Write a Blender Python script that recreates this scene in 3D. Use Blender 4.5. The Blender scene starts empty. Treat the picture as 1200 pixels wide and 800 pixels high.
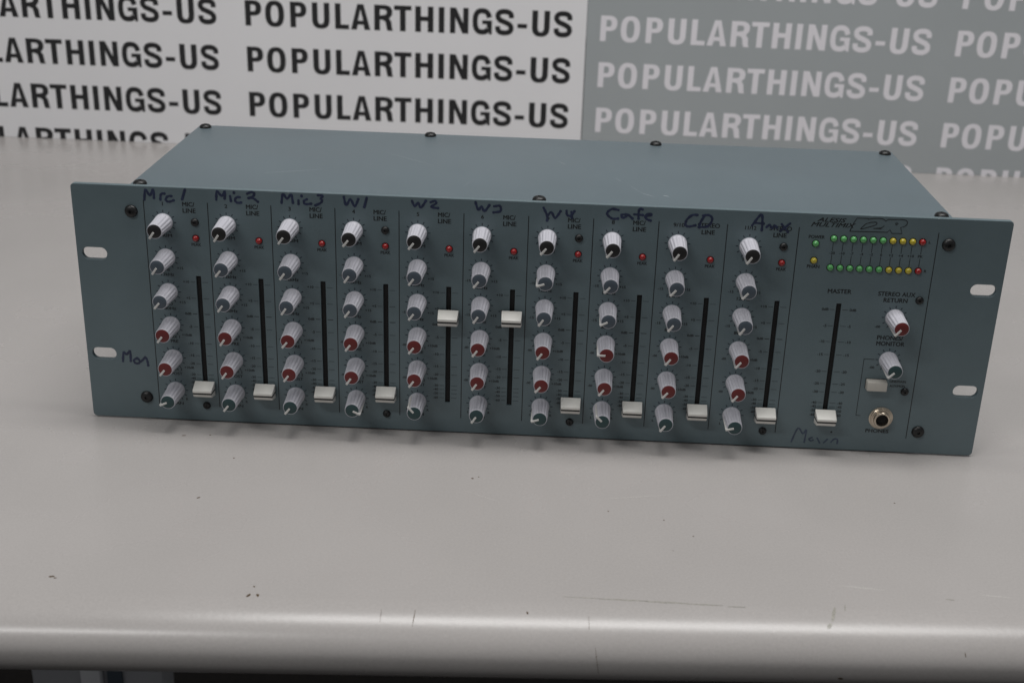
import bpy, bmesh, math, random
from mathutils import Vector, Matrix
from mathutils.geometry import tessellate_polygon
random.seed(7)
SCN = bpy.context.scene
COL = SCN.collection
MM = 0.001
rad = math.radians

# ------------------------------------------------------------------ camera
cam_d = bpy.data.cameras.new("camera")
cam = bpy.data.objects.new("camera", cam_d); COL.objects.link(cam)
cam.location = (9.772*MM, -636.58*MM, 316.48*MM)
cam.rotation_euler = (rad(67.679), rad(-1.6836), rad(2.5218))
cam_d.sensor_fit = 'HORIZONTAL'; cam_d.sensor_width = 36.0
cam_d.lens = 1512.88/1200*36
cam_d.clip_start = 0.01; cam_d.clip_end = 50
cam_d.dof.use_dof = True
cam_d.dof.focus_distance = 0.69
cam_d.dof.aperture_fstop = 13.0
SCN.camera = cam

# ------------------------------------------------------------------ light: room ambience and two ceiling tube fixtures
wd = bpy.data.worlds.new("World"); SCN.world = wd; wd.use_nodes = True
bg = wd.node_tree.nodes["Background"]
bg.inputs[0].default_value = (0.95, 0.98, 1.0, 1); bg.inputs[1].default_value = 0.19

def ceiling_tube(name, loc, sx, sy, power, color):
    d = bpy.data.lights.new(name, 'AREA'); d.shape = 'RECTANGLE'
    d.size = sx; d.size_y = sy; d.energy = power; d.color = color
    o = bpy.data.objects.new(name, d); COL.objects.link(o); o.location = loc
    return o
ceiling_tube("ceiling_light", (0.2, 0.02, 1.4), 1.15, 0.36, 15.2, (1.0, 0.99, 0.975))
ceiling_tube("ceiling_light", (-0.95, -1.1, 1.5), 1.0, 0.2, 11, (1.0, 0.99, 0.975))

SCN.view_settings.view_transform = 'Standard'
SCN.view_settings.look = 'None'
SCN.view_settings.gamma = 1.0
SCN.view_settings.use_curve_mapping = False
SCN.view_settings.exposure = 0.0

# ------------------------------------------------------------------ materials
def lin(r, g, b):
    f = lambda c: (c/255/12.92) if c/255 <= .04045 else ((c/255+.055)/1.055)**2.4
    return (f(r), f(g), f(b), 1)

def material(name, col, rough=.5, metal=0., var=0., vscale=40., bump=0., bscale=600., spec=.5, coat=0., sss=0., rvar=0.):
    m = bpy.data.materials.new(name); m.use_nodes = True
    nt = m.node_tree; b = nt.nodes["Principled BSDF"]
    b.inputs["Base Color"].default_value = col
    b.inputs["Roughness"].default_value = rough
    b.inputs["Metallic"].default_value = metal
    b.inputs["Specular IOR Level"].default_value = spec
    if coat: b.inputs["Coat Weight"].default_value = coat; b.inputs["Coat Roughness"].default_value = .15
    if sss:
        b.inputs["Subsurface Weight"].default_value = sss
        b.inputs["Subsurface Scale"].default_value = .002
        b.inputs["Subsurface Radius"].default_value = (1, 1, 1)
    tc = nt.nodes.new("ShaderNodeTexCoord")
    if var or rvar:
        n = nt.nodes.new("ShaderNodeTexNoise"); n.inputs["Scale"].default_value = vscale
        n.inputs["Detail"].default_value = 6; n.inputs["Roughness"].default_value = .62
        nt.links.new(tc.outputs["Object"], n.inputs["Vector"])
        if var:
            r = nt.nodes.new("ShaderNodeValToRGB")
            r.color_ramp.elements[0].position = .3; r.color_ramp.elements[1].position = .7
            r.color_ramp.elements[0].color = tuple(c*(1-var) for c in col[:3])+(1,)
            r.color_ramp.elements[1].color = tuple(min(1, c*(1+var)) for c in col[:3])+(1,)
            nt.links.new(n.outputs["Fac"], r.inputs["Fac"]); nt.links.new(r.outputs["Color"], b.inputs["Base Color"])
        if rvar:
            mr = nt.nodes.new("ShaderNodeMapRange")
            mr.inputs["To Min"].default_value = rough-rvar; mr.inputs["To Max"].default_value = rough+rvar
            nt.links.new(n.outputs["Fac"], mr.inputs["Value"]); nt.links.new(mr.outputs["Result"], b.inputs["Roughness"])
    if bump:
        n2 = nt.nodes.new("ShaderNodeTexNoise"); n2.inputs["Scale"].default_value = bscale
        n2.inputs["Detail"].default_value = 3
        nt.links.new(tc.outputs["Object"], n2.inputs["Vector"])
        bp = nt.nodes.new("ShaderNodeBump"); bp.inputs["Strength"].default_value = bump; bp.inputs["Distance"].default_value = .0004
        nt.links.new(n2.outputs["Fac"], bp.inputs["Height"]); nt.links.new(bp.outputs["Normal"], b.inputs["Normal"])
    return m

M = {}
M['paint'] = material("blue_grey_paint", lin(95, 110, 115), .42, 0, .06, 25, .18, 1400, .5, rvar=.05)
M['lid'] = material("blue_grey_lid_paint", lin(95, 107, 113), .42, 0, .06, 14, .22, 1400, .5, rvar=.06)
M['edge'] = material("bare_metal", lin(205, 208, 210), .3, 1)
M['black'] = material("black_screw", lin(15, 15, 16), .4, 0, .2, 300, .1, 900)
M['hole'] = material("black_stem_slot_shade", lin(8, 8, 9), .8)  # stems and socket bore; also the darkness painted into the fader slots
M['ink'] = material("black_ink", lin(15, 16, 18), .55, 0, .3, 500)
M['tick'] = material("dark_blue_ink", lin(26, 31, 44), .6)
M['marker'] = material("navy_marker_ink", lin(36, 44, 70), .45, 0, .35, 250)
M['marker_faded'] = material("faded_marker_ink", lin(58, 68, 86), .5, 0, .3, 250)
M['knob'] = material("pale_grey_knob_plastic", lin(194, 193, 201), .38, 0, .04, 200, sss=.12)
M['pointer'] = material("white_pointer_plastic", lin(205, 203, 200), .4)
M['cap_black'] = material("black_cap", lin(24, 23, 24), .5)
M['cap_grey'] = material("slate_cap", lin(70, 80, 90), .5)
M['cap_red'] = material("dark_red_cap", lin(98, 28, 28), .5)
M['cap_teal'] = material("dark_teal_cap", lin(36, 62, 64), .5)
M['fader'] = material("off_white_fader_plastic", lin(218, 216, 210), .42, 0, .04, 150, sss=.08)
M['button'] = material("grey_button_plastic", lin(186, 182, 174), .45, 0, .04, 150)
M['led_red'] = material("red_led", lin(150, 20, 20), .22, 0, coat=.5, sss=.3)
M['led_green'] = material("green_led", lin(86, 160, 92), .25, 0, coat=.5, sss=.3)
M['led_yellow'] = material("yellow_led", lin(178, 163, 44), .25, 0, coat=.5, sss=.3)
M['nickel'] = material("nickel", lin(196, 184, 168), .28, 1, .1, 300)
M['rubber'] = material("rubber", lin(20, 20, 20), .8)
M['print_black'] = material("black_print", lin(30, 30, 32), .5, 0, .15, 30)
M['print_pale'] = material("pale_print", lin(226, 223, 228), .5, 0, .03, 20)
M['card_white'] = material("white_card", lin(228, 227, 229), .5, 0, .018, 9, .06, 700)
M['card_grey'] = material("grey_card", lin(161, 166, 168), .42, 0, .03, 9, .06, 700)
M['card_core'] = material("card_core", lin(200, 198, 194), .8)
M['leg'] = material("grey_leg_paint", lin(168, 168, 172), .5, 0, .05, 20)
M['leg_rib'] = material("pale_grey_leg_paint", lin(215, 215, 218), .45, 0, .05, 20)
M['carpet'] = material("dark_carpet", lin(34, 28, 25), .95, 0, .4, 120, .6, 300)
M['dirt'] = material("brown_dirt", lin(80, 62, 38), .8, 0, .3, 900)
M['scuff'] = material("grey_scuff", lin(152, 149, 141), .4, 0, .3, 900)
M['scratch'] = material("pale_scratch", lin(196, 193, 188), .5)
M['lidscratch'] = material("pale_lid_scratch", lin(182, 189, 192), .5)

def laminate():
    m = bpy.data.materials.new("pale_grey_laminate"); m.use_nodes = True
    nt = m.node_tree; b = nt.nodes["Principled BSDF"]
    tc = nt.nodes.new("ShaderNodeTexCoord")
    base = lin(173, 168.5, 166)
    n = nt.nodes.new("ShaderNodeTexNoise"); n.inputs["Scale"].default_value = 9; n.inputs["Detail"].default_value = 8
    nf = nt.nodes.new("ShaderNodeTexNoise"); nf.inputs["Scale"].default_value = 900; nf.inputs["Detail"].default_value = 2
    v = nt.nodes.new("ShaderNodeTexVoronoi"); v.inputs["Scale"].default_value = 26; v.feature = 'F1'
    for q in (n, nf, v): nt.links.new(tc.outputs["Object"], q.inputs["Vector"])
    r = nt.nodes.new("ShaderNodeValToRGB")
    r.color_ramp.elements[0].position = .3; r.color_ramp.elements[1].position = .72
    r.color_ramp.elements[0].color = tuple(c*.955 for c in base[:3])+(1,)
    r.color_ramp.elements[1].color = tuple(c*1.03 for c in base[:3])+(1,)
    nt.links.new(n.outputs["Fac"], r.inputs["Fac"])
    # fine grain
    mx = nt.nodes.new("ShaderNodeMix"); mx.data_type = 'RGBA'; mx.blend_type = 'OVERLAY'; mx.inputs["Factor"].default_value = .10
    nt.links.new(r.outputs["Color"], mx.inputs[6]); nt.links.new(nf.outputs["Fac"], mx.inputs[7])
    # sparse specks of dirt
    lt = nt.nodes.new("ShaderNodeMath"); lt.operation = 'LESS_THAN'; lt.inputs[1].default_value = .022
    nt.links.new(v.outputs["Distance"], lt.inputs[0])
    gate = nt.nodes.new("ShaderNodeMath"); gate.operation = 'GREATER_THAN'; gate.inputs[1].default_value = .55
    sp = nt.nodes.new("ShaderNodeSeparateColor"); nt.links.new(v.outputs["Color"], sp.inputs["Color"])
    nt.links.new(sp.outputs[0], gate.inputs[0])
    mu = nt.nodes.new("ShaderNodeMath"); mu.operation = 'MULTIPLY'
    nt.links.new(lt.outputs[0], mu.inputs[0]); nt.links.new(gate.outputs[0], mu.inputs[1])
    mu2 = nt.nodes.new("ShaderNodeMath"); mu2.operation = 'MULTIPLY'; mu2.inputs[1].default_value = .35
    nt.links.new(mu.outputs[0], mu2.inputs[0])
    mx2 = nt.nodes.new("ShaderNodeMix"); mx2.data_type = 'RGBA'
    nt.links.new(mu2.outputs[0], mx2.inputs["Factor"]); nt.links.new(mx.outputs[2], mx2.inputs[6])
    mx2.inputs[7].default_value = lin(92, 84, 72)
    nt.links.new(mx2.outputs[2], b.inputs["Base Color"])
    mr = nt.nodes.new("ShaderNodeMapRange"); mr.inputs["To Min"].default_value = .22; mr.inputs["To Max"].default_value = .32
    nt.links.new(n.outputs["Fac"], mr.inputs["Value"]); nt.links.new(mr.outputs["Result"], b.inputs["Roughness"])
    bp = nt.nodes.new("ShaderNodeBump"); bp.inputs["Strength"].default_value = .12; bp.inputs["Distance"].default_value = .0003
    nb = nt.nodes.new("ShaderNodeTexNoise"); nb.inputs["Scale"].default_value = 420; nb.inputs["Detail"].default_value = 3
    nt.links.new(tc.outputs["Object"], nb.inputs["Vector"])
    nt.links.new(nb.outputs["Fac"], bp.inputs["Height"]); nt.links.new(bp.outputs["Normal"], b.inputs["Normal"])
    return m
M['laminate'] = laminate()

# ------------------------------------------------------------------ helpers (all lengths in millimetres)
def make_mesh(name, verts, faces, smooth=None):
    me = bpy.data.meshes.new(name)
    me.from_pydata([tuple(c*MM for c in v) for v in verts], [], faces)
    me.validate(); me.update()
    if smooth is not None:
        me.polygons.foreach_set("use_smooth", [True]*len(me.polygons))
        try: me.set_sharp_from_angle(angle=rad(smooth))
        except Exception: pass
    return me

def add(name, me, mat, parent=None, loc=(0, 0, 0)):
    if mat is not None and not me.materials: me.materials.append(M[mat])
    o = bpy.data.objects.new(name, me); COL.objects.link(o)
    o.location = tuple(c*MM for c in loc)
    if parent is not None: o.parent = parent
    return o

def empty(name, loc, label=None, cat=None):
    o = bpy.data.objects.new(name, None); COL.objects.link(o); o.location = tuple(c*MM for c in loc)
    o.empty_display_size = .05
    if label: o["label"] = label; o["category"] = cat
    return o

def box_mesh(name, x0, x1, y0, y1, z0, z1, bev=0., seg=2):
    bm = bmesh.new()
    bmesh.ops.create_cube(bm, size=1)
    for v in bm.verts:
        v.co = Vector(((x0+x1)/2+v.co.x*(x1-x0), (y0+y1)/2+v.co.y*(y1-y0), (z0+z1)/2+v.co.z*(z1-z0)))*MM
    if bev: bmesh.ops.bevel(bm, geom=bm.edges[:], offset=bev*MM, segments=seg, affect='EDGES', profile=.5)
    me = bpy.data.meshes.new(name); bm.to_mesh(me); bm.free()
    if bev:
        me.polygons.foreach_set("use_smooth", [True]*len(me.polygons)); me.set_sharp_from_angle(angle=rad(40))
    return me

def lathe(name, prof, n=32, smooth=35):
    """profile of (radius, y) turned round the y axis; closes on radius 0"""
    V, F, rings = [], [], []
    for r, y in prof:
        if r <= 1e-6: V.append((0, y, 0)); rings.append([len(V)-1])
        else:
            rings.append(list(range(len(V), len(V)+n)))
            V += [(r*math.cos(2*math.pi*i/n), y, r*math.sin(2*math.pi*i/n)) for i in range(n)]
    for a, b in zip(rings, rings[1:]):
        for i in range(n):
            j = (i+1) % n
            if len(a) == 1: F.append((a[0], b[i], b[j]))
            elif len(b) == 1: F.append((a[i], b[0], a[j]))
            else: F.append((a[i], b[i], b[j], a[j]))
    return make_mesh(name, V, F, smooth)

def flat(polys, y=0.):
    """list of [outer, hole, ...] in x,z -> verts, faces of one flat sheet facing -y"""
    V, F = [], []
    for loops in polys:
        ls = [[Vector((p[0], p[1], 0)) for p in l] for l in loops]
        base = len(V)
        for l in ls: V += [(p.x, y, p.y) for p in l]
        for t in tessellate_polygon(ls):
            a, b, c = (V[base+i] for i in t)
            s = (b[0]-a[0])*(c[2]-a[2])-(b[2]-a[2])*(c[0]-a[0])
            if abs(s) < 1e-9: continue
            F.append(tuple(base+i for i in (t if s > 0 else t[::-1])))
    return V, F

def seg_quad(x0, z0, x1, z1, w):
    d = Vector((x1-x0, z1-z0)); d.normalize(); n = Vector((-d.y, d.x))*w/2
    return [[(x0-n.x, z0-n.y), (x1-n.x, z1-n.y), (x1+n.x, z1+n.y), (x0+n.x, z0+n.y)]]

def text_geom(s, cx, cz, h=None, w=None, align='C', shear=0., bold=.0, hfull=False):
    """verts/faces of a line of print, cap height h (mm), optional full width w, in the panel plane"""
    fat = .085*h if bold > .004 else 0.; bold = 0.
    key = (s, shear, bold)
    if key not in TXT:
        c = bpy.data.curves.new("t", 'FONT'); c.body = s; c.size = 1.; c.shear = shear; c.offset = bold; c.resolution_u = 3
        o = bpy.data.objects.new("t", c); COL.objects.link(o)
        dg = bpy.context.evaluated_depsgraph_get()
        me = bpy.data.meshes.new_from_object(o.evaluated_get(dg))
        TXT[key] = ([(v.co.x, v.co.y) for v in me.vertices], [tuple(p.vertices) for p in me.polygons])
        bpy.data.objects.remove(o); bpy.data.curves.remove(c); bpy.data.meshes.remove(me)
    P, F = TXT[key]
    x0, x1 = min(p[0] for p in P), max(p[0] for p in P)
    y0, y1 = min(p[1] for p in P), max(p[1] for p in P)
    sz = h/max(1e-6, y1-y0) if s not in ('-',) else h/.7
    sx = w/(x1-x0) if w else sz*1.12
    ox = {'C': (x0+x1)/2, 'L': x0, 'R': x1}[align]
    V = [((p[0]-ox)*sx+cx, 0, (p[1]-(y0+y1)/2)*sz+cz) for p in P]
    if fat:      # heavier print: the same letters laid again a hair to the side
        n = len(V); V0, F0 = list(V), list(F); F = list(F)
        for k, (dx, dz) in enumerate(((fat, 0), (fat*.5, fat*.6)), 1):
            V += [(v[0]+dx, -.006*k, v[2]+dz) for v in V0]; F += [tuple(i+n*k for i in f) for f in F0]
    return V, F
TXT = {}

class Sheet:
    def __init__(self): self.V, self.F = [], []
    def put(self, VF):
        b = len(self.V); self.V += VF[0]; self.F += [tuple(b+i for i in f) for f in VF[1]]; return self
    def quad(self, *a): return self.put(flat([seg_quad(*a)]))
    def text(self, *a, **k): return self.put(text_geom(*a, **k))
    def mesh(self, name): return make_mesh(name, self.V, self.F)

def smooth_path(pts, k=5):
    if len(pts) < 3: return pts
    out = []
    P = [pts[0]]+list(pts)+[pts[-1]]
    for i in range(1, len(P)-2):
        p0, p1, p2, p3 = (Vector(P[j]) for j in (i-1, i, i+1, i+2))
        for q in range(k):
            t = q/k
            out.append(tuple(.5*((2*p1)+(p2-p0)*t+(2*p0-5*p1+4*p2-p3)*t*t+(3*p1-p0-3*p2+p3)*t**3)))
    out.append(tuple(pts[-1])); return out

def stroke_mesh(name, strokes, r, y, soft=True, dots=True):
    """pen strokes as flattened round ribbons lying on the panel"""
    V, F = [], []
    N = 8; TH = .05
    for s in strokes:
        pts = [Vector(p) for p in (smooth_path(s) if soft else s)]
        ring_prev = None; n = len(pts)
        for i, p in enumerate(pts):
            d = (pts[min(i+1, n-1)]-pts[max(i-1, 0)])
            if d.length < 1e-6: d = Vector((1, 0))
            d.normalize(); nn = Vector((-d.y, d.x))
            rr = r*(1+.18*math.sin(i*1.7+p.x)) if soft else r
            ring = []
            for k in range(N):
                a = 2*math.pi*k/N
                q = p+nn*rr*math.cos(a)
                ring.append(len(V)); V.append((q.x, y+TH*math.sin(a), q.y))
            if ring_prev:
                for k in range(N):
                    F.append((ring_prev[k], ring[k], ring[(k+1) % N], ring_prev[(k+1) % N]))
            ring_prev = ring
        if dots:
            for p, f in ((pts[0], 1.05), (pts[-1], 1.25)):
                c = len(V); V.append((p.x, y-TH*1.25, p.y))
                M_ = 10
                for k in range(M_): V.append((p.x+r*f*math.cos(2*math.pi*k/M_), y+TH*.3, p.y+r*f*math.sin(2*math.pi*k/M_)))
                for k in range(M_): F.append((c, c+1+k, c+1+(k+1) % M_))
    me = make_mesh(name, V, F)
    bm = bmesh.new(); bm.from_mesh(me); bmesh.ops.recalc_face_normals(bm, faces=bm.faces); bm.to_mesh(me); bm.free()
    return me

# ------------------------------------------------------------------ setting: floor, table
floor = add("floor", make_mesh("floor", [(-6000, -5000, -740), (6000, -5000, -740), (6000, 6000, -740), (-6000, 6000, -740)], [(0, 1, 2, 3)]), 'carpet')
floor["kind"] = "structure"

TZ = -.8
table = empty("table", (0, 0, -740), "pale grey laminate table with rounded front edge under the mixer", "table")
def table_mesh():
    ra, rb = 24., 16.5; yb, y0 = 860., 0.
    prof = [(yb, -2*rb), (yb, 0.)]
    prof += [(y0+yy, 0.) for yy in (600, 400, 250, 120, 40, 10)]
    prof += [(y0-ra*math.sin(rad(a)), -rb+rb*math.cos(rad(a))) for a in range(0, 181, 4)]
    X = [-900+i*100 for i in range(19)]
    V, F = [], []
    for x in X: V += [(x, p[0], p[1]) for p in prof]
    n = len(prof)
    for i in range(len(X)-1):
        for j in range(n):
            k = (j+1) % n
            F.append((i*n+j, (i+1)*n+j, (i+1)*n+k, i*n+k))
    F.append(tuple(range(n))); F.append(tuple((len(X)-1)*n+j for j in range(n))[::-1])
    me = make_mesh("table_top", V, F)
    bm = bmesh.new(); bm.from_mesh(me); bmesh.ops.recalc_face_normals(bm, faces=bm.faces); bm.to_mesh(me); bm.free()
    me.polygons.foreach_set("use_smooth", [True]*len(me.polygons)); me.set_sharp_from_angle(angle=rad(30))
    return me
top = add("table_top", table_mesh(), 'laminate', table, (0, -159.5, TZ+740))
top.rotation_euler.z = math.atan(.055)
leg = add("leg", box_mesh("leg", -392, -284, 195, 225, 1, 713, 6), 'leg', table)
add("rib", box_mesh("rib", -348, -331, 186, 194.8, 1, 713, 3), 'leg_rib', leg)
add("groove", box_mesh("groove", -328, -316, 191, 194.8, 1, 713, 1), 'cap_grey', leg)

def fleck(x, y, a, b, rot, seed):
    dd = max(0., (-159.5+.055*x)-y); zb = -16.5*(1-math.sqrt(max(0, 1-(dd/24)**2)))+.02
    rr = random.Random(seed); n = 9; c, s = math.cos(rot), math.sin(rot); V = []
    for k in range(n):
        t = 2*math.pi*k/n; f = rr.uniform(.7, 1.2)
        px, py = a*f*math.cos(t), b*f*math.sin(t)
        V.append((x+px*c-py*s, y+px*s+py*c, zb))
    V.append((x, y, zb+min(a, b)*.45))
    return V, [(k, (k+1) % n, n) for k in range(n)]
dirt = Sheet()
for i, (x, y, a, b, t) in enumerate([(-205, -159, 1.3, .7, .2), (-203, -160, .8, .4, -.3), (-116, -166, 1.2, .8, 1.0), (-112, -165.5, 1.3, .7, 2.1),
        (-115, -159, .7, .4, -.4), (-160, -84, .9, .5, .8), (-153, -41, .5, .5, 0), (-27, -51, .8, .7, 0), (-24, -49, .5, .4, 0), (42, -78, .5, .4, 0),
        (69, -84, .4, .4, 0), (187, -56, .5, .4, 0), (82, -98, .5, .4, 0), (-186, -18, 1.4, .4, .2), (-172, -16, .6, .4, .2), (5, -167, .4, 1., .2)]):
    dirt.put(fleck(x, y, a, b, t, i))
d = add("dirt_flecks", dirt.mesh("dirt_flecks"), 'dirt', table, (0, 0, TZ+740.02)); d["kind"] = "stuff"
sc = Sheet()
def scr(S, x0, y0, x1, y1, w, z=0.):
    n = 7; b = len(S.V)
    for i in range(n+1):
        t = i/n; ww = w*(.35+.65*math.sin(math.pi*min(.97, max(.03, t)))); j = random.uniform(-.25, .25)*w
        S.V += [(x0+(x1-x0)*t, y0+(y1-y0)*t-ww/2+j, z), (x0+(x1-x0)*t, y0+(y1-y0)*t+ww/2+j, z)]
    for i in range(n): S.F.append((b+2*i, b+2*i+2, b+2*i+3, b+2*i+1))
scr(sc, 145, -135, 164, -137, .5); scr(sc, 206, -137, 220, -138, .4); scr(sc, 40, -66, 75, -58, .25); scr(sc, -30, -64, -12, -74, .22)
add("scratches", sc.mesh("scratches"), 'scratch', table, (0, 0, TZ+740.03))["kind"] = "stuff"
sc = Sheet(); scr(sc, 20, -154.8, 38, -155, 0.5); scr(sc, 36, -155.2, 58, -155.1, 0.9); scr(sc, 56, -155.4, 75, -155.3, 1.1); scr(sc, 74, -155.8, 90, -155.6, 0.8); scr(sc, 92, -156.2, 100, -156, 0.5); scr(sc, 190, -142, 194, -142.3, .8)
add("scuffs", sc.mesh("scuffs"), 'scuff', table, (0, 0, TZ+740.03))["kind"] = "stuff"

# scratch, dent and rub mark on the rounded edge
def on_roll(x, t, up=.04):
    t = rad(t); a, b = 24.+up, 16.5+up
    return (x, -159.5+.055*x-a*math.sin(t), -16.5+b*math.cos(t))
def roll_mark(S, x0, t0, x1, t1, w, n=10):
    b0 = len(S.V)
    for i in range(n+1):
        u = i/n; ww = w*(.4+.6*math.sin(math.pi*min(.95, max(.05, u))))*random.uniform(.75, 1.2); x = x0+(x1-x0)*u; t = t0+(t1-t0)*u
        S.V += [on_roll(x-ww/2, t), on_roll(x+ww/2, t)]
    for i in range(n): S.F.append((b0+2*i, b0+2*i+1, b0+2*i+3, b0+2*i+2))
rm = Sheet(); roll_mark(rm, 34.5, 62, 36.5, 104, .35); roll_mark(rm, 139.5, 103, 140.3, 108, 2.2); roll_mark(rm, 31.5, 22, 31.7, 40, .2); roll_mark(rm, -43, 18, -43.4, 40, .3); roll_mark(rm, -57.5, 18, -57.3, 36, .2); roll_mark(rm, 192, 60, 192.3, 66, .4)
add("edge_marks", rm.mesh("edge_marks"), 'dirt', table, (0, 0, TZ+740))["kind"] = "stuff"
rm = Sheet(); roll_mark(rm, 139, 2, 136.5, 24, 1.6); roll_mark(rm, 135.5, 26, 134.5, 33, 2.2); roll_mark(rm, 144, -4, 143, 8, .4)
add("edge_rubs", rm.mesh("edge_rubs"), 'scuff', table, (0, 0, TZ+740))["kind"] = "stuff"

# ------------------------------------------------------------------ printed boards behind
ST, BA = .228, .178     # stem and bar weight in cap heights
def sup(cx, cy, a, b, t0, t1, n, e=2.5):
    out = []
    for i in range(n+1):
        t = rad(t0+(t1-t0)*i/n); c, s = math.cos(t), math.sin(t)
        out.append((cx+a*math.copysign(abs(c)**(2/e), c), cy+b*math.copysign(abs(s)**(2/e), s)))
    return out
def ribbon(path, t):
    P = [Vector(p) for p in path]; L, R_ = [], []
    for i, p in enumerate(P):
        a = (p-P[i-1]).normalized() if i else (P[1]-p).normalized()
        b = (P[i+1]-p).normalized() if i < len(P)-1 else a
        na, nb = Vector((-a.y, a.x)), Vector((-b.y, b.x))
        m = (na+nb); m = m.normalized() if m.length > 1e-6 else na
        k = min(1.6, 1/max(.3, m.dot(na)))
        tt = t[i] if isinstance(t, list) else t
        L.append(tuple(p+m*tt/2*k)); R_.append(tuple(p-m*tt/2*k))
    return [L+R_[::-1]]
def glyph(ch, W):
    s, b = ST, BA
    if ch == 'I': return [[[(0, 0), (s, 0), (s, 1), (0, 1)]]]
    if ch == '-': return [[[(0, .29), (W, .29), (W, .46), (0, .46)]]]
    if ch == 'L': return [[[(0, 0), (W, 0), (W, b), (s, b), (s, 1), (0, 1)]]]
    if ch == 'T': return [[[(W/2-s/2, 0), (W/2+s/2, 0), (W/2+s/2, 1-b), (W, 1-b), (W, 1), (0, 1), (0, 1-b), (W/2-s/2, 1-b)]]]
    if ch == 'H': return [[[(0, 0), (s, 0), (s, .43), (W-s, .43), (W-s, 0), (W, 0), (W, 1), (W-s, 1), (W-s, .43+b), (s, .43+b), (s, 1), (0, 1)]]]
    if ch == 'N': return [[[(0, 0), (s*.95, 0), (s*.95, .62), (W-s*1.05, 0), (W, 0), (W, 1), (W-s*.95, 1), (W-s*.95, .40), (s*1.05, 1), (0, 1)]]]
    if ch == 'A':
        m = W/2
        return [[[(0, 0), (s*1.02, 0), (s*1.02+.045, .2), (W-s*1.02-.045, .2), (W-s*1.02, 0), (W, 0), (m+.125, 1), (m-.125, 1)],
                 [(m-.105, .355), (m+.105, .355), (m, .80)]]]
    if ch == 'O':
        return [[sup(W/2, .5, W/2, .515, 0, 354, 40), sup(W/2, .5, W/2-s, .515-b, 0, 354, 40)]]
    if ch == 'U':
        o = sup(W/2, .37, W/2, .385, 180, 360, 20); i_ = sup(W/2, .37, W/2-s, .385-b, 360, 180, 20)
        return [[[(0, 1)]+o+[(W, 1), (W-s, 1)]+i_+[(s, 1)]]]
    if ch == 'P':
        return [[[(0, 0), (s, 0), (s, .40)]+sup(W*.5, .70, W*.5, .30, -90, 90, 18, 2.4)+[(0, 1)],
                 [(s, .40+b*.95)]+sup(W*.5, .70, W*.5-s, .30-b*.95, -90, 90, 14, 2.4)+[(s, 1-b*.95)]]]
    if ch == 'R':
        return [[[(0, 0), (s, 0), (s, .42), (W*.44, .42), (W*.60, .36), (W*.68, .06), (W*.72, 0), (W*1.02, 0), (W*.97, .06), (W*.92, .36), (W*.80, .48)]
                 +sup(W*.5, .73, W*.48, .27, -40, 90, 16, 2.4)+[(0, 1)],
                 [(s, .42+b*.95)]+sup(W*.5, .72, W*.48-s, .28-b*.95, -90, 90, 14, 2.4)+[(s, 1-b*.95)]]]
    if ch == 'S':
        t = .2; h = t/2; a = W/2-h
        path = [(W-h, .665)]+sup(W/2, .735, a, .28-h, 12, 180, 14, 2.3)+[(h+.02, .66)]+[(h+.10, .575), (W/2, .51), (W-h-.10, .435)]
        path += [(W-h-.015, .35)]+sup(W/2, .27, a, .285-h, 0, -168, 14, 2.3)+[(h, .335)]
        return [ribbon(path, t)]
    if ch == 'G':
        t = .205; h = t/2
        path = [(W-h, .655)]+sup(W/2, .5, W/2-h, .515-h, 26, 322, 30, 2.6)
        g = ribbon(path, t)
        return [g, [[(W*.50, .40), (W*.50, .545), (W, .545), (W, 0), (W-.105, 0), (W-.125, .19), (W-s*.92, .30), (W-s*.92, .40)]]]
PX = [('P', 870, 57), ('O', 940, 66), ('P', 1027, 57), ('U', 1103, 61), ('L', 1183, 48), ('A', 1238, 67), ('R', 1319, 64), ('T', 1388, 60), ('H', 1461, 63),
      ('I', 1542, 18), ('N', 1581, 64), ('G', 1659, 67), ('S', 1737, 64), ('-', 1814, 33), ('U', 1864, 61), ('S', 1939, 63)]
def phrase(cap, width):
    S = Sheet(); k = width/(2002-870)
    for ch, x, w in PX:
        W = w*k/cap
        for gi, loops in enumerate(glyph(ch, W)):
            V, F = flat([[[(p[0]*cap+(x-870)*k, p[1]*cap) for p in l] for l in loops]], -.02*gi)
            S.put((V, F))
    return S.mesh("printed_words")
def clipped(me, zmin=None, xmin=None, xmax=None):
    me2 = me.copy(); bm = bmesh.new(); bm.from_mesh(me2)
    for co, no in (((0, 0, zmin), (0, 0, -1)), ((xmin, 0, 0), (-1, 0, 0)), ((xmax, 0, 0), (1, 0, 0))):
        if None in co: continue
        bmesh.ops.bisect_plane(bm, geom=bm.verts[:]+bm.edges[:]+bm.faces[:], plane_co=Vector(co)*MM, plane_no=Vector(no), clear_outer=True)
    bm.to_mesh(me2); bm.free(); return me2
YB = 617.
def board(name, x0, x1, mat, pmat, base, starts, width, slope, label):
    root = empty(name, ((x0+x1)/2, YB, TZ), label, "board")
    add("card", box_mesh("card", x0-(x0+x1)/2, x1-(x0+x1)/2, 0, 5, .02, 420, .3, 1), mat, root)
    me = phrase(24., width)
    for k in range(9):
        for sx in starts:
            z = base+43.95*k-slope*(sx-starts[-1 if slope == 0 else 0])
            if z+24 > 418: continue
            m2 = me
            if z < 1: m2 = clipped(me, zmin=-z+TZ+.3)
            if sx < x0: m2 = clipped(m2, xmin=x0-sx+2)
            if sx+width > x1: m2 = clipped(m2, xmax=x1-sx-2)
            o = add("printed_words", m2, pmat, root, (sx-(x0+x1)/2, -.15, z-TZ))
            o.rotation_euler.y = math.atan(slope)
    return root
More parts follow.
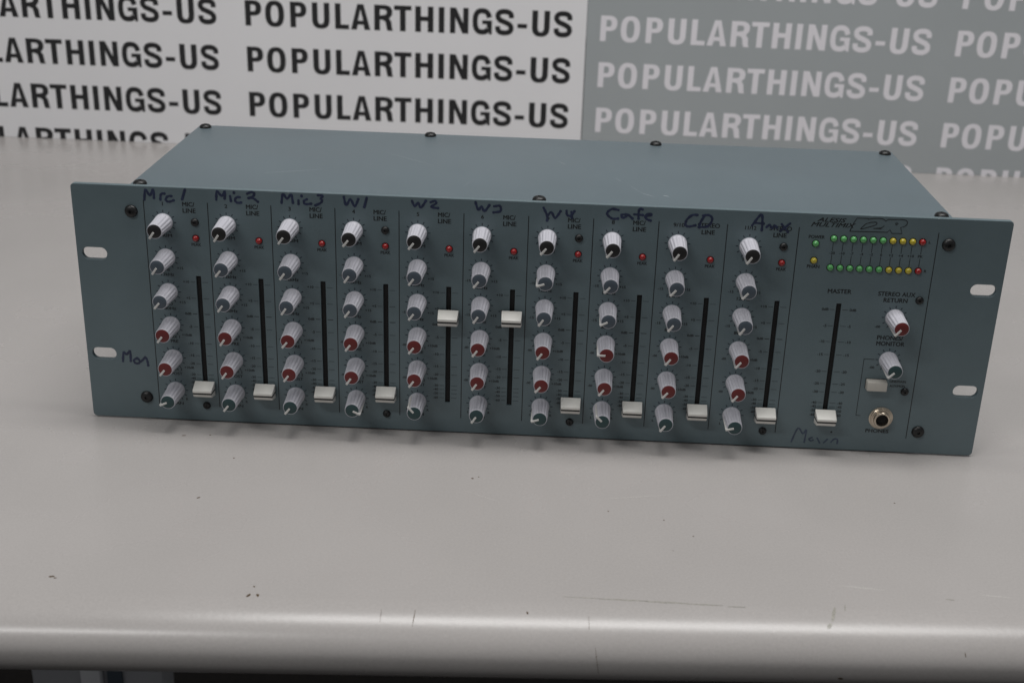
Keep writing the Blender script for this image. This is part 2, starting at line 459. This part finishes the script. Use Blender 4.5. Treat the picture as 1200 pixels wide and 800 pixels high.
board("white_printed_board", -700, 31.2, 'card_white', 'print_black', -13.9, (-638.5-342, -638.5, -296.5), 314, 0,
      "white backdrop board with repeated black lettering standing behind the mixer")
board("grey_printed_board", 31.7, 780, 'card_grey', 'print_pale', -16.2, (44.5, 381), 312.5, .006,
      "grey backdrop board with repeated pale lettering at the right behind the mixer")

# ------------------------------------------------------------------ the rack mixer
mixer = empty("rack_mixer", (0, 0, 0), "blue grey rack mixer with rows of pale knobs and white faders on the table", "mixer")
KX = [-193.8, -160.7, -127.6, -94.4, -61.1, -27.8, 6.0, 39.3, 72.9, 109.4]
KZ = [113.5, 94.3, 75.1, 56.2, 37.1, 17.9]
FX = [-177.4, -144.2, -111.2, -78.0, -44.7, -11.1, 22.2, 55.5, 90.4, 127.1]
MX = 159.2
SEP = [-203.6, -170.2, -137.2, -104.0, -70.8, -37.3, -4.0, 29.3, 62.7, 97.6, 134.0, 204.5]

def spline(c, pts):
    s = c.splines.new('POLY'); s.points.add(len(pts)-1); s.use_cyclic_u = True
    for p, q in zip(s.points, pts): p.co = (q[0], q[1], 0, 1)
def rrect(cx, cz, w, h, r, n=6, cw=False):
    out = []
    for qx, qz, a0 in ((1, 1, 0), (-1, 1, 90), (-1, -1, 180), (1, -1, 270)):
        for i in range(n+1):
            a = rad(a0+90*i/n); out.append((cx+qx*(w/2-r)+r*math.cos(a), cz+qz*(h/2-r)+r*math.sin(a)))
    return out[::-1] if cw else out
def front_panel_mesh():
    c = bpy.data.curves.new("p", 'CURVE'); c.dimensions = '2D'; c.fill_mode = 'BOTH'
    B = .3
    spline(c, rrect(0, 66.25, 482.6-2*B, 132.5-2*B, 1.8))
    for x in (-231.9, 231.9):
        for z in (37.7, 94.8): spline(c, rrect(x, z, 13.2+2*B, 6.6+2*B, 3.29+B, 8, True))
    for x in FX+[MX]: spline(c, rrect(x, 51.0, 2.6+2*B, 66.8+2*B, .5, 3, True))
    c.extrude = 1.5-B; c.bevel_depth = B; c.bevel_resolution = 1
    o = bpy.data.objects.new("p", c); COL.objects.link(o)
    dg = bpy.context.evaluated_depsgraph_get(); me = bpy.data.meshes.new_from_object(o.evaluated_get(dg))
    bpy.data.objects.remove(o)
    me.transform(Matrix.Rotation(rad(90), 4, 'X')); me.transform(Matrix.Translation((0, 1.5, 0))); me.transform(Matrix.Scale(MM, 4))
    me.materials.clear()
    me.polygons.foreach_set("use_smooth", [False]*len(me.polygons))
    return me
panel = add("front_panel", front_panel_mesh(), 'paint', mixer)

D, HW, CT, CB = 146., 212.2, 131., 3.
chassis = add("chassis", box_mesh("chassis", -HW, HW, 3.1, D-.6, CB, CT-1.3, .6), 'lid', mixer)
def lid_mesh():
    bm = bmesh.new()
    prof = [(-HW-.9, 70), (-HW-.9, CT), (HW+.9, CT), (HW+.9, 70), (HW+.1, 70), (HW+.1, CT-1.2), (-HW-.1, CT-1.2), (-HW-.1, 70)]
    a = [bm.verts.new((x*MM, 3.3*MM, z*MM)) for x, z in prof]; b = [bm.verts.new((x*MM, D*MM, z*MM)) for x, z in prof]
    n = len(prof)
    for i in range(n): bm.faces.new((a[i], a[(i+1) % n], b[(i+1) % n], b[i]))
    for vs in (a, b[::-1]):
        for q in ((0, 1, 6, 7), (1, 2, 5, 6), (2, 3, 4, 5)): bm.faces.new([vs[i] for i in q])
    bmesh.ops.recalc_face_normals(bm, faces=bm.faces)
    E = [e for e in bm.edges if all(v.co.z > (CT-.1)*MM for v in e.verts)]
    bmesh.ops.bevel(bm, geom=E, offset=.8*MM, segments=3, affect='EDGES', profile=.5)
    me = bpy.data.meshes.new("lid"); bm.to_mesh(me); bm.free()
    me.polygons.foreach_set("use_smooth", [True]*len(me.polygons)); me.set_sharp_from_angle(angle=rad(35)); return me
lid = add("lid", lid_mesh(), 'lid', mixer)
ls = Sheet()
for a in [(42, 59, 45, 51, .35), (49, 45, 55, 30, .28), (55, 30, 61, 24, .35), (66, 27, 69, 25.5, .6), (-150, 40, -120, 52, .2), (-90, 95, -60, 70, .18), (10, 90, 14, 84, .3), (-40, 30, -36, 42, .22), (120, 100, 122, 70, .2)]:
    scr(ls, *a)
add("scratches", ls.mesh("lid_scratches"), 'lidscratch', lid, (0, 0, CT+.05))["kind"] = "stuff"
foot_me = lathe("foot", [(0, 0), (7, 0), (7.5, .6), (8, 4.4), (0, 4.4)], 24)
foot_me.transform(Matrix.Rotation(rad(90), 4, 'X'))
for x in (-180, 180):
    for y in (25, 122): add("foot", foot_me, 'rubber', mixer, (x, y, TZ))

# screws: dome head with a cross recess
def screw_mesh(name, r, h):
    prof = [(r, .0), (r, -.15*h), (r*.93, -.5*h), (r*.72, -.82*h), (r*.42, -.97*h), (r*.24, -h), (r*.16, -.6*h), (0, -.55*h)]
    return lathe(name, prof, 24, 40)
big = screw_mesh("panel_screw", 3.4, 2.0); small = screw_mesh("small_screw", 2.15, 1.5)
for x in (-210.4, 210.3):
    for z in (118.8, 12.9): add("screw", big, 'black', panel, (x, 0, z))
for x, z in [(FX[i], z) for i in (0, 3, 6, 9) for z in (114.1, 9.3)]+[(200.1, 88.1), (199.9, 36.1)]:
    add("screw", small, 'black', panel, (x, 0, z))
lidscrew = screw_mesh("lid_screw", 3.6, 2.2); lidscrew.transform(Matrix.Rotation(rad(-90), 4, 'X'))
for x, y in [(-207.8, 139.5), (-69, 140.5), (68.8, 140.5), (207.3, 139.5), (-207.6, 9.0), (.9, 9.0), (207.2, 9.0)]:
    add("screw", lidscrew, 'black', lid, (x, y, CT))

# bare-metal flecks put in for the white glints along the top edge
glint = Sheet()
for x, w in ((175.3, 2.6), (170, .8), (203.4, 3.4), (-137, 5), (-128, 2), (-46, 1.2), (60, 1.0), (-225, 1.5), (222, 2)):
    b = len(glint.V); h = w/2
    glint.V += [(x-h, .12, 132.22), (x-h*.3, -.01, 132.1), (x+h*.6, .0, 132.15), (x+h, .15, 132.3), (x+h*.4, .6, 132.52), (x-h*.6, .5, 132.52)]
    glint.F.append(tuple(range(b, b+6)))
add("edge_glints", glint.mesh("edge_glints"), 'edge', panel)["kind"] = "stuff"

# black strips standing in for the dark chassis inside the slots; divider lines
shade_strip = box_mesh("slot_shade", -1.28, 1.28, 1.0, 3.0, 17.7, 84.3)
for x in FX+[MX]: add("slot_shade", shade_strip, 'hole', panel, (x, 0, 0))
Y0 = -.05
dv = Sheet().quad(0, 8.6, 0, 124.9, .42).mesh("divider_line")
for x in SEP: add("divider_line", dv, 'ink', panel, (x, Y0, 0))

# printed scales
tr = Sheet()
for i in range(11):
    a = rad(240-30*i)
    tr.quad(5.35*math.cos(a), 5.35*math.sin(a), 6.6*math.cos(a), 6.6*math.sin(a), .46)
tick_ring = tr.mesh("tick_ring")
CHZ = [81.1, 71.9, 63, 55.6, 45.9, 38.8, 34, 27.6, 25.3, 22.9, 20.4]
CHT = ['+10', '+5', '0dB', '-5', '-10', '-15', '-20', '-30', '-40', '-50', '-60']
MT = ['0dB', '-5', '-10', '-15', '-20', '-25', '-30', '-40', '-45', '-50', '-60']
fs = Sheet()
for z, t in zip(CHZ, CHT):
    w = .34 if t == '0dB' else .2
    fs.quad(-4.4, z, -1.9, z, w); fs.quad(1.9, z, 5.0, z, w)
    fs.text(t, -5.2, z, 1.35, align='R', bold=.015)
fs = fs.mesh("fader_scale")
ms = Sheet()
for z, t in zip(CHZ, MT):
    ms.quad(-4.6, z, -1.9, z, .2); ms.quad(1.9, z, 5.0, z, .2)
    ms.text(t, -5.2, z, 1.4, align='R', bold=.015); ms.text(t, 5.8, z, 1.4, align='L', bold=.015)
ms = ms.mesh("fader_scale")
for x in FX: add("fader_scale", fs, 'ink', panel, (x, Y0, 0))
add("fader_scale", ms, 'ink', panel, (MX, Y0, 0))

def sheet_obj(name, S, x=0, z=0, mat='ink', y=Y0): return add(name, S.mesh(name) if isinstance(S, Sheet) else S, mat, panel, (x, y, z))
peak = Sheet().text('PEAK', 0, 0, 1.55, 5.0, bold=.02).mesh("printed_label")
micline = Sheet().text('MIC/', -3.3, 1.7, 2.35, 6.2, align='L', bold=.006).text('LINE', -3.3, -1.7, 2.35, 6.7, align='L', bold=.012).mesh("printed_label")
stline = Sheet().text('STEREO', 0, 1.8, 2.3, 11.2, bold=.006).text('LINE', 0, -1.8, 2.3, 6.6, bold=.02).mesh("printed_label")
trim = Sheet().text('TRIM', .3, 0, 1.7, 7.0, bold=.02).mesh("printed_label")
pm15 = Sheet().text('HI', 0, 1.3, 1.6, bold=.02).text('12kHz', 0, -1.3, 1.7, 6.8, bold=.02).text('-15', -6.9, 2.4, 1.35, bold=.01).text('+15', 6.9, 2.4, 1.35, bold=.01).mesh("printed_label")
lo15 = Sheet().text('LO', 0, 1.3, 1.6, bold=.02).text('80Hz', 0, -1.3, 1.7, 6.2, bold=.02).text('-15', -6.9, 2.4, 1.35, bold=.01).text('+15', 6.9, 2.4, 1.35, bold=.01).mesh("printed_label")
def auxl(n, w): return Sheet().text('AUX '+n, .8, 1.3, 1.6, 6.4, bold=.02).text(w, 1, -1.3, 1.6, bold=.02).text('-00', -7.2, 2.6, 1.2, bold=.01).text('+10dB', 8.0, 2.6, 1.3, bold=.01).mesh("printed_label")
aux1, aux2 = auxl('1', 'PRE'), auxl('2', 'POST')
pan = Sheet().text('PAN', .6, 0, 1.6, 5.6, bold=.02).text('L', -5.6, 2.6, 1.3, bold=.01).text('R', 5.6, 2.6, 1.3, bold=.01).mesh("printed_label")
under = [(trim, -7.2), (pm15, -8.2), (lo15, -8.2), (aux1, -8.2), (aux2, -8.2), (pan, -8.0)]
num = ['1', '2', '3', '4', '5', '6', '7', '8', '9/10', '11/12']
for i in range(10):
    sheet_obj("printed_label", Sheet().text(num[i], 0, 0, 2.0, 5.6 if i > 7 else None, bold=.01), KX[i], 123.4)
    sheet_obj("printed_label", stline if i > 7 else micline, (88.0, 124.6)[i-8] if i > 7 else FX[i]-2.7, 121.9)
    sheet_obj("printed_label", peak, FX[i], 101.9)
    for (me, dz), z in zip(under, KZ): sheet_obj("printed_label", me, KX[i], z+dz)

# knobs
def knob_mesh():
    n, per = 14, 6; N = n*per
    rings = [(4.75, 0, 0), (4.85, -.3, 0), (4.85, -1.3, 0), (4.7, -1.7, .0), (4.66, -2.2, .34), (4.1, -14.8, .32), (3.98, -15.8, .16), (3.9, -16.2, 0), (3.78, -16.42, 0), (3.62, -16.4, 0), (3.58, -16.0, 0)]
    V, F = [], []
    for r, y, dep in rings:
        for k in range(N):
            q = k % per; g = dep if q in (0, 1) else (dep*.35 if q in (2, 5) else 0)
            a = 2*math.pi*k/N; V.append(((r-g)*math.cos(a), y, (r-g)*math.sin(a)))
    for j in range(len(rings)-1):
        for k in range(N):
            F.append((j*N+k, (j+1)*N+k, (j+1)*N+(k+1) % N, j*N+(k+1) % N))
    return make_mesh("knob", V, F, 28)
def pointer_mesh():
    h = .6
    V = [(.5, -16.2, -h), (.5, -16.2, h), (.5, -17.0, -h*.85), (.5, -17.0, h*.85), (4.6, -17.0, -h*.85), (4.6, -17.0, h*.85), (5.0, -16.6, -h), (5.0, -16.6, h),
         (4.9, -9.0, -h), (4.9, -9.0, h), (4.75, -1.6, -h), (4.75, -1.6, h), (3.0, -1.6, -h), (3.0, -1.6, h), (3.0, -16.2, -h), (3.0, -16.2, h)]
    order = [0, 2, 4, 6, 8, 10, 12, 14]
    F = [tuple(order), tuple(i+1 for i in order[::-1])]
    for a, b in zip(order, order[1:]+order[:1]): F.append((a, a+1, b+1, b))
    me = make_mesh("pointer", V, F)
    bm = bmesh.new(); bm.from_mesh(me); bmesh.ops.recalc_face_normals(bm, faces=bm.faces)
    bmesh.ops.bevel(bm, geom=[e for e in bm.edges], offset=.14*MM, segments=1, affect='EDGES')
    bm.to_mesh(me); bm.free(); return me
KM, PM = knob_mesh(), pointer_mesh()
cap_prof = [(3.61, -15.9), (3.61, -16.4), (3.4, -16.55), (1.5, -16.68), (0, -16.7)]
CAPS = {c: lathe("cap", cap_prof, 32, 50) for c in ('black', 'grey', 'red', 'teal')}
KLAB = {'black': "pale knob with black cap", 'grey': "pale knob with slate grey cap", 'red': "pale knob with dark red cap", 'teal': "pale knob with dark teal cap"}
def knob(x, z, col, ang):
    k = add("knob", KM, 'knob', mixer, (x, 0, z)); k.rotation_euler.y = -rad(ang)
    k["label"] = KLAB[col]
    add("cap", CAPS[col], 'cap_'+col, k); add("pointer", PM, 'pointer', k)
    add("tick_ring", tick_ring, 'tick', panel, (x, Y0, z))
ANG = {(0, 5): 205, (3, 5): 334, (4, 5): 132, (6, 1): 200, (6, 5): 200, (7, 2): 209, (7, 3): 181, (7, 5): 136, (9, 5): 196, (8, 5): 236}
for i, x in enumerate(KX):
    for j, z in enumerate(KZ):
        knob(x, z, ('black', 'grey', 'grey', 'red', 'red', 'teal')[j], ANG.get((i, j), 234+random.uniform(-4, 4)))
knob(188.7, 77.9, 'red', 232); knob(188.7, 54.0, 'teal', 226)

# faders: wedge-shaped cap in two halves with a black index line between
def wedge(name, z0, z1, b0, b1, w0, w1, y0=-.9, y1=-8., bev=.35, tilt=0.):
    V = [(-w0, y0, b0), (w0, y0, b0), (w0, y0, b1), (-w0, y0, b1), (-w1, y1+tilt, z0), (w1, y1+tilt, z0), (w1, y1, z1), (-w1, y1, z1)]
    F = [(0, 1, 2, 3), (4, 7, 6, 5), (0, 4, 5, 1), (1, 5, 6, 2), (2, 6, 7, 3), (3, 7, 4, 0)]
    me = make_mesh(name, V, F); bm = bmesh.new(); bm.from_mesh(me); bmesh.ops.recalc_face_normals(bm, faces=bm.faces)
    if bev: bmesh.ops.bevel(bm, geom=bm.edges[:], offset=bev*MM, segments=2, affect='EDGES', profile=.5)
    bm.to_mesh(me); bm.free()
    me.polygons.foreach_set("use_smooth", [True]*len(me.polygons)); me.set_sharp_from_angle(angle=rad(30)); return me
fu = wedge("fader", .42, 1.9, .42, 4.7, 5.45, 5.15); fl = wedge("lower_half", -2.5, -.42, -3.6, -.42, 5.45, 5.1, tilt=1.5)
fb = wedge("index_line", -.5, .5, -.5, .5, 5.3, 5.02, -.9, -7.86, 0)
stem = box_mesh("stem", -.9, .9, -1.0, 2.2, -2.5, 2.5)
FZ = [19.6, 19.6, 19.7, 21.3, 67.2, 68.2, 19.7, 19.0, 19.1, 19.0]
for x, z in list(zip(FX, FZ))+[(MX, 19.4)]:
    f = add("fader", fu, 'fader', mixer, (x, 0, z))
    add("lower_half", fl, 'fader', f); add("index_line", fb, 'cap_black', f); add("stem", stem, 'hole', f)

# lights
led = lathe("led", [(1.62, 0), (1.62, -.5), (1.5, -1.0), (1.15, -1.5), (.6, -1.78), (0, -1.86)], 20, 60)
def light(name, x, z, c):
    me = LED.setdefault(c, led.copy()); o = add(name, me, 'led_'+c, mixer, (x, 0, z)); o["label"] = "small domed "+c+" indicator light"
    add("bezel", BEZ, 'ink', o)
LED = {}
BEZ = lathe("bezel", [(1.6, -.09), (2.0, -.06), (2.0, 0)], 20, 60)
for x in FX: light("peak_light", x, 105.45, 'red')
for i in range(10):
    c = 'green' if i < 6 else ('yellow' if i < 9 else 'red')
    for z in (119.65, 104.05): light("meter_light", 152.1+4.99*i, z, c)
light("power_light", 143.2, 116.6, 'green'); light("phantom_light", 143.3, 107.5, 'yellow')
for i, t in enumerate(['-20', '-10', '-7', '-4', '-2', '0', '+2', '+4', '+10', 'PK']):
    S = Sheet().quad(0, 117.4, 0, 113.0, .3).quad(0, 110.7, 0, 106.3, .3).text(t, 0, 111.85, 1.35, bold=.015)
    sheet_obj("meter_line", S, 152.1+4.99*i)
S = Sheet().text('L', 200.6, 119.65, 1.4, bold=.015).text('R', 200.6, 104.05, 1.4, bold=.015)
S.text('POWER', 143.3, 120.1, 1.7, 8.0, bold=.018).text('PHAN', 143.3, 104.2, 1.7, 6.3, bold=.018)
sheet_obj("printed_label", S)
S = Sheet().text('MASTER', 158.5, 91.2, 2.3, 12.1, bold=.018).text('STEREO AUX', 188, 90.9, 2.3, 19, bold=.018).text('RETURN', 187.8, 87.5, 2.3, 12.2, bold=.018)
S.text('PHONES/', 187.9, 66.5, 2.4, 13.4, bold=.018).text('MONITOR', 188.5, 63.2, 2.4, 14.6, bold=.018).text('PHONES', 188.4, 12.3, 2.1, 12.3, bold=.018)
S.text('-00', 180.6, 72.6, 1.3, bold=.01).text('-00', 180.6, 49.4, 1.3, bold=.01).text('LINE/MAIN', 195.5, 41.8, 1.3, 8.4, bold=.02).text('AUX/MON', 195.5, 39.2, 1.3, 8.0, bold=.02)
sheet_obj("printed_label", S)
S = Sheet().quad(181.6, 54, 175.9, 54, .3).quad(176.05, 53.8, 176.05, 21.2, .3).quad(175.9, 21.05, 178.4, 21.05, .3)
sheet_obj("bracket_line", S)

# maker's lettering
S = Sheet().text('ALESIS', 149.8, 129.35, 2.15, 14.6, shear=.35, bold=.02)
S.put(([(v[0], v[1], v[2]) for v in text_geom('MULTIMIX', 150.9, 126.75, 2.25, 22.4, shear=.35, bold=.02)[0]], text_geom('MULTIMIX', 0, 0, 2.25, 22.4, shear=.35, bold=.02)[1]))
sheet_obj("maker_lettering", S)
LOGO = [[[159.6, 123.8], [161.1, 128.3], [162.4, 130.9], [168.2, 130.9], [167.9, 130.5], [170.5, 131.0], [173.2, 131.2], [174.9, 131.1], [176.3, 130.6], [177.0, 129.9], [178.0, 130.8], [181.3, 130.9], [184.5, 131.1], [186.6, 130.9], [187.7, 130.3], [188.0, 129.5], [187.7, 128.3], [186.6, 127.4], [184.9, 126.9], [186.0, 123.7], [180.9, 123.6], [179.7, 125.4], [178.5, 124.1], [159.6, 123.8]],
        [[164.8, 125.3], [167.2, 128.1], [169.5, 128.9], [171.7, 129.2], [172.6, 129.0], [172.8, 128.5], [172.2, 127.7], [170.6, 127.0], [165.7, 125.3], [164.8, 125.3]],
        [[171.3, 125.8], [175.0, 126.2], [176.6, 127.5], [175.0, 125.8], [171.3, 125.8]], [[182.0, 128.9], [182.9, 129.2], [183.4, 128.8], [182.4, 128.1], [182.0, 128.9]]]
add("model_lettering", stroke_mesh("model_lettering", LOGO, .21, -.08, soft=False, dots=False), 'ink', panel)

# marker pen writing on the panel
HAND = {
'Mic 1': [[[-203.0, 125.2], [-202.0, 130.7], [-200.0, 127.6], [-198.0, 130.9], [-197.9, 126.4]], [[-194.6, 125.5], [-194.1, 128.5], [-192.3, 128.9]], [[-188.6, 127.7], [-190.6, 127.5], [-191.8, 125.7], [-190.4, 124.6], [-187.7, 125.5]], [[-181.4, 131.5], [-183.2, 126.3]]],
'Mic 2': [[[-165.4, 126.8], [-164.8, 131.4], [-162.5, 128.8], [-160.7, 131.5], [-161.0, 127.6]], [[-158.1, 129.0], [-157.8, 126.4]], [[-156.1, 131.1], [-156.0, 130.8]], [[-153.1, 128.6], [-154.7, 128.5], [-155.7, 126.9], [-154.5, 125.6], [-152.6, 125.8]], [[-149.2, 130.6], [-147.0, 131.6], [-145.4, 130.8], [-146.5, 129.2], [-149.0, 128.1], [-146.5, 128.5], [-143.8, 126.6]]],
'Mic 3': [[[-131.5, 126.5], [-130.7, 131.3], [-128.6, 128.9], [-126.4, 131.2], [-125.6, 126.8]], [[-122.7, 128.2], [-122.7, 126.3]], [[-121.1, 130.8], [-121.0, 130.5]], [[-118.3, 129.0], [-119.9, 128.0], [-119.3, 126.4], [-116.2, 126.7]], [[-112.6, 131.4], [-110.1, 131.2], [-111.1, 129.7], [-110.5, 128.7], [-111.2, 127.4], [-114.0, 125.9]]],
'W 1': [[[-99.2, 131.1], [-98.1, 126.7], [-95.8, 130.0], [-93.7, 126.2], [-91.8, 130.1]], [[-87.4, 131.0], [-88.7, 126.1]]],
'W 2': [[[-64.1, 130.4], [-62.6, 127.6], [-61.0, 129.6], [-59.5, 127.0], [-57.0, 130.7]], [[-54.5, 130.1], [-52.3, 130.9], [-51.7, 129.6], [-54.2, 127.6], [-50.7, 127.1]]],
'W 3': [[[-31.5, 131.1], [-29.9, 127.0], [-28.4, 129.0], [-26.8, 126.5], [-24.4, 129.8]], [[-21.9, 129.3], [-19.1, 129.7], [-18.5, 128.5], [-18.7, 126.8], [-22.1, 126.1]]],
'W 4': [[[3.4, 129.6], [5.4, 125.5], [5.5, 122.9]], [[5.4, 125.2], [7.5, 127.5], [9.5, 124.4], [12.1, 128.1]], [[15.2, 128.5], [15.6, 126.3], [17.5, 126.0], [19.2, 128.4]], [[17.7, 128.0], [18.1, 124.8]]],
'Cafe': [[[41.6, 130.0], [38.5, 130.5], [36.2, 128.8], [36.2, 127.2], [38.8, 125.3], [41.6, 125.5]], [[45.5, 127.9], [43.3, 127.5], [44.0, 126.0], [45.8, 126.9], [46.4, 127.9], [49.0, 125.8]], [[53.9, 130.8], [52.3, 131.0], [51.9, 128.8], [52.1, 125.9]], [[49.8, 128.1], [54.1, 127.9]], [[55.4, 127.3], [58.7, 128.1], [57.1, 128.7], [55.4, 127.3], [56.4, 125.8], [58.3, 125.1]]],
'CD': [[[81.9, 129.1], [79.2, 128.9], [76.6, 126.3], [76.2, 123.7], [77.8, 122.8], [81.2, 123.6]], [[85.4, 128.6], [83.8, 125.6], [83.1, 122.7]], [[84.7, 128.9], [87.5, 129.3], [89.4, 127.8], [89.0, 125.2], [87.1, 123.2], [83.4, 122.7]]],
'Aux': [[[110.0, 124.8], [114.0, 130.8], [115.0, 127.0], [115.1, 122.5]], [[111.4, 126.2], [115.7, 126.0]], [[117.4, 124.2], [118.8, 125.5], [120.2, 123.6], [121.3, 125.3], [122.6, 124.1]], [[124.9, 126.1], [128.4, 122.1]], [[129.1, 126.6], [124.6, 122.5]]],
'Mon': [[[-222.0, 33.5], [-221.2, 38.8], [-219.6, 37.6], [-217.6, 39.8], [-217.7, 33.9]], [[-214.0, 35.7], [-215.9, 34.5], [-215.3, 32.8], [-213.4, 32.7], [-212.7, 34.1], [-214.0, 35.7]], [[-212.2, 33.8], [-210.7, 35.1], [-209.5, 36.5], [-208.6, 34.6], [-208.3, 31.7]]],
'Main': [[[143.3, 3.5], [146.0, 11.8], [149.0, 8.7], [150.6, 11.1], [150.3, 3.7]], [[154.2, 6.6], [152.6, 5.7], [153.6, 4.6], [154.9, 5.1]], [[157.0, 6.4], [158.6, 3.7]], [[160.8, 3.8], [162.5, 5.9]], [[164.7, 4.4], [166.2, 6.3], [168.0, 6.1], [168.1, 3.8]]]}
for k, st in HAND.items():
    o = add("marker_writing", stroke_mesh("marker_writing", st, .62 if k != 'Main' else .42, -.13, True, True), 'marker' if k != 'Main' else 'marker_faded', panel)
    o["label"] = "blue marker handwriting reading "+k
add("ink_dot", lathe("ink_dot", [(.55, 0), (.4, -.06), (0, -.08)], 12, 60), 'ink', panel, (164.2, 0, 10.4))

# push button and headphone socket
btn = add("push_button", wedge("push_button", -2.55, 2.55, -2.8, 2.8, 5.35, 5.2, 0, -4.6, .45), 'button', mixer, (184.0, 0, 40.0))
btn["label"] = "grey rectangular push button"
add("shadow_rim", box_mesh("shadow_rim", -5.55, 5.55, -.12, .1, -3.0, 3.0, .1, 1), 'cap_black', btn)  # thin black rim, stands in for the slight shadow round the button
jack = add("headphone_socket", lathe("headphone_socket", [(6.4, 0), (6.4, -.5), (6.1, -.7), (5.75, -.75), (5.7, -1.3), (5.5, -1.5), (5.1, -1.55), (5.05, -2.0), (4.85, -2.15), (4.5, -2.2), (4.45, -3.4), (4.2, -3.75), (3.75, -3.8), (3.35, -3.6), (3.2, -3.2), (3.2, -.02)], 48, 30), 'nickel', mixer, (189.4, 0, 20.2))
add("socket_hole", lathe("socket_hole", [(3.18, -1.2), (0, -1.2)], 32), 'hole', jack)
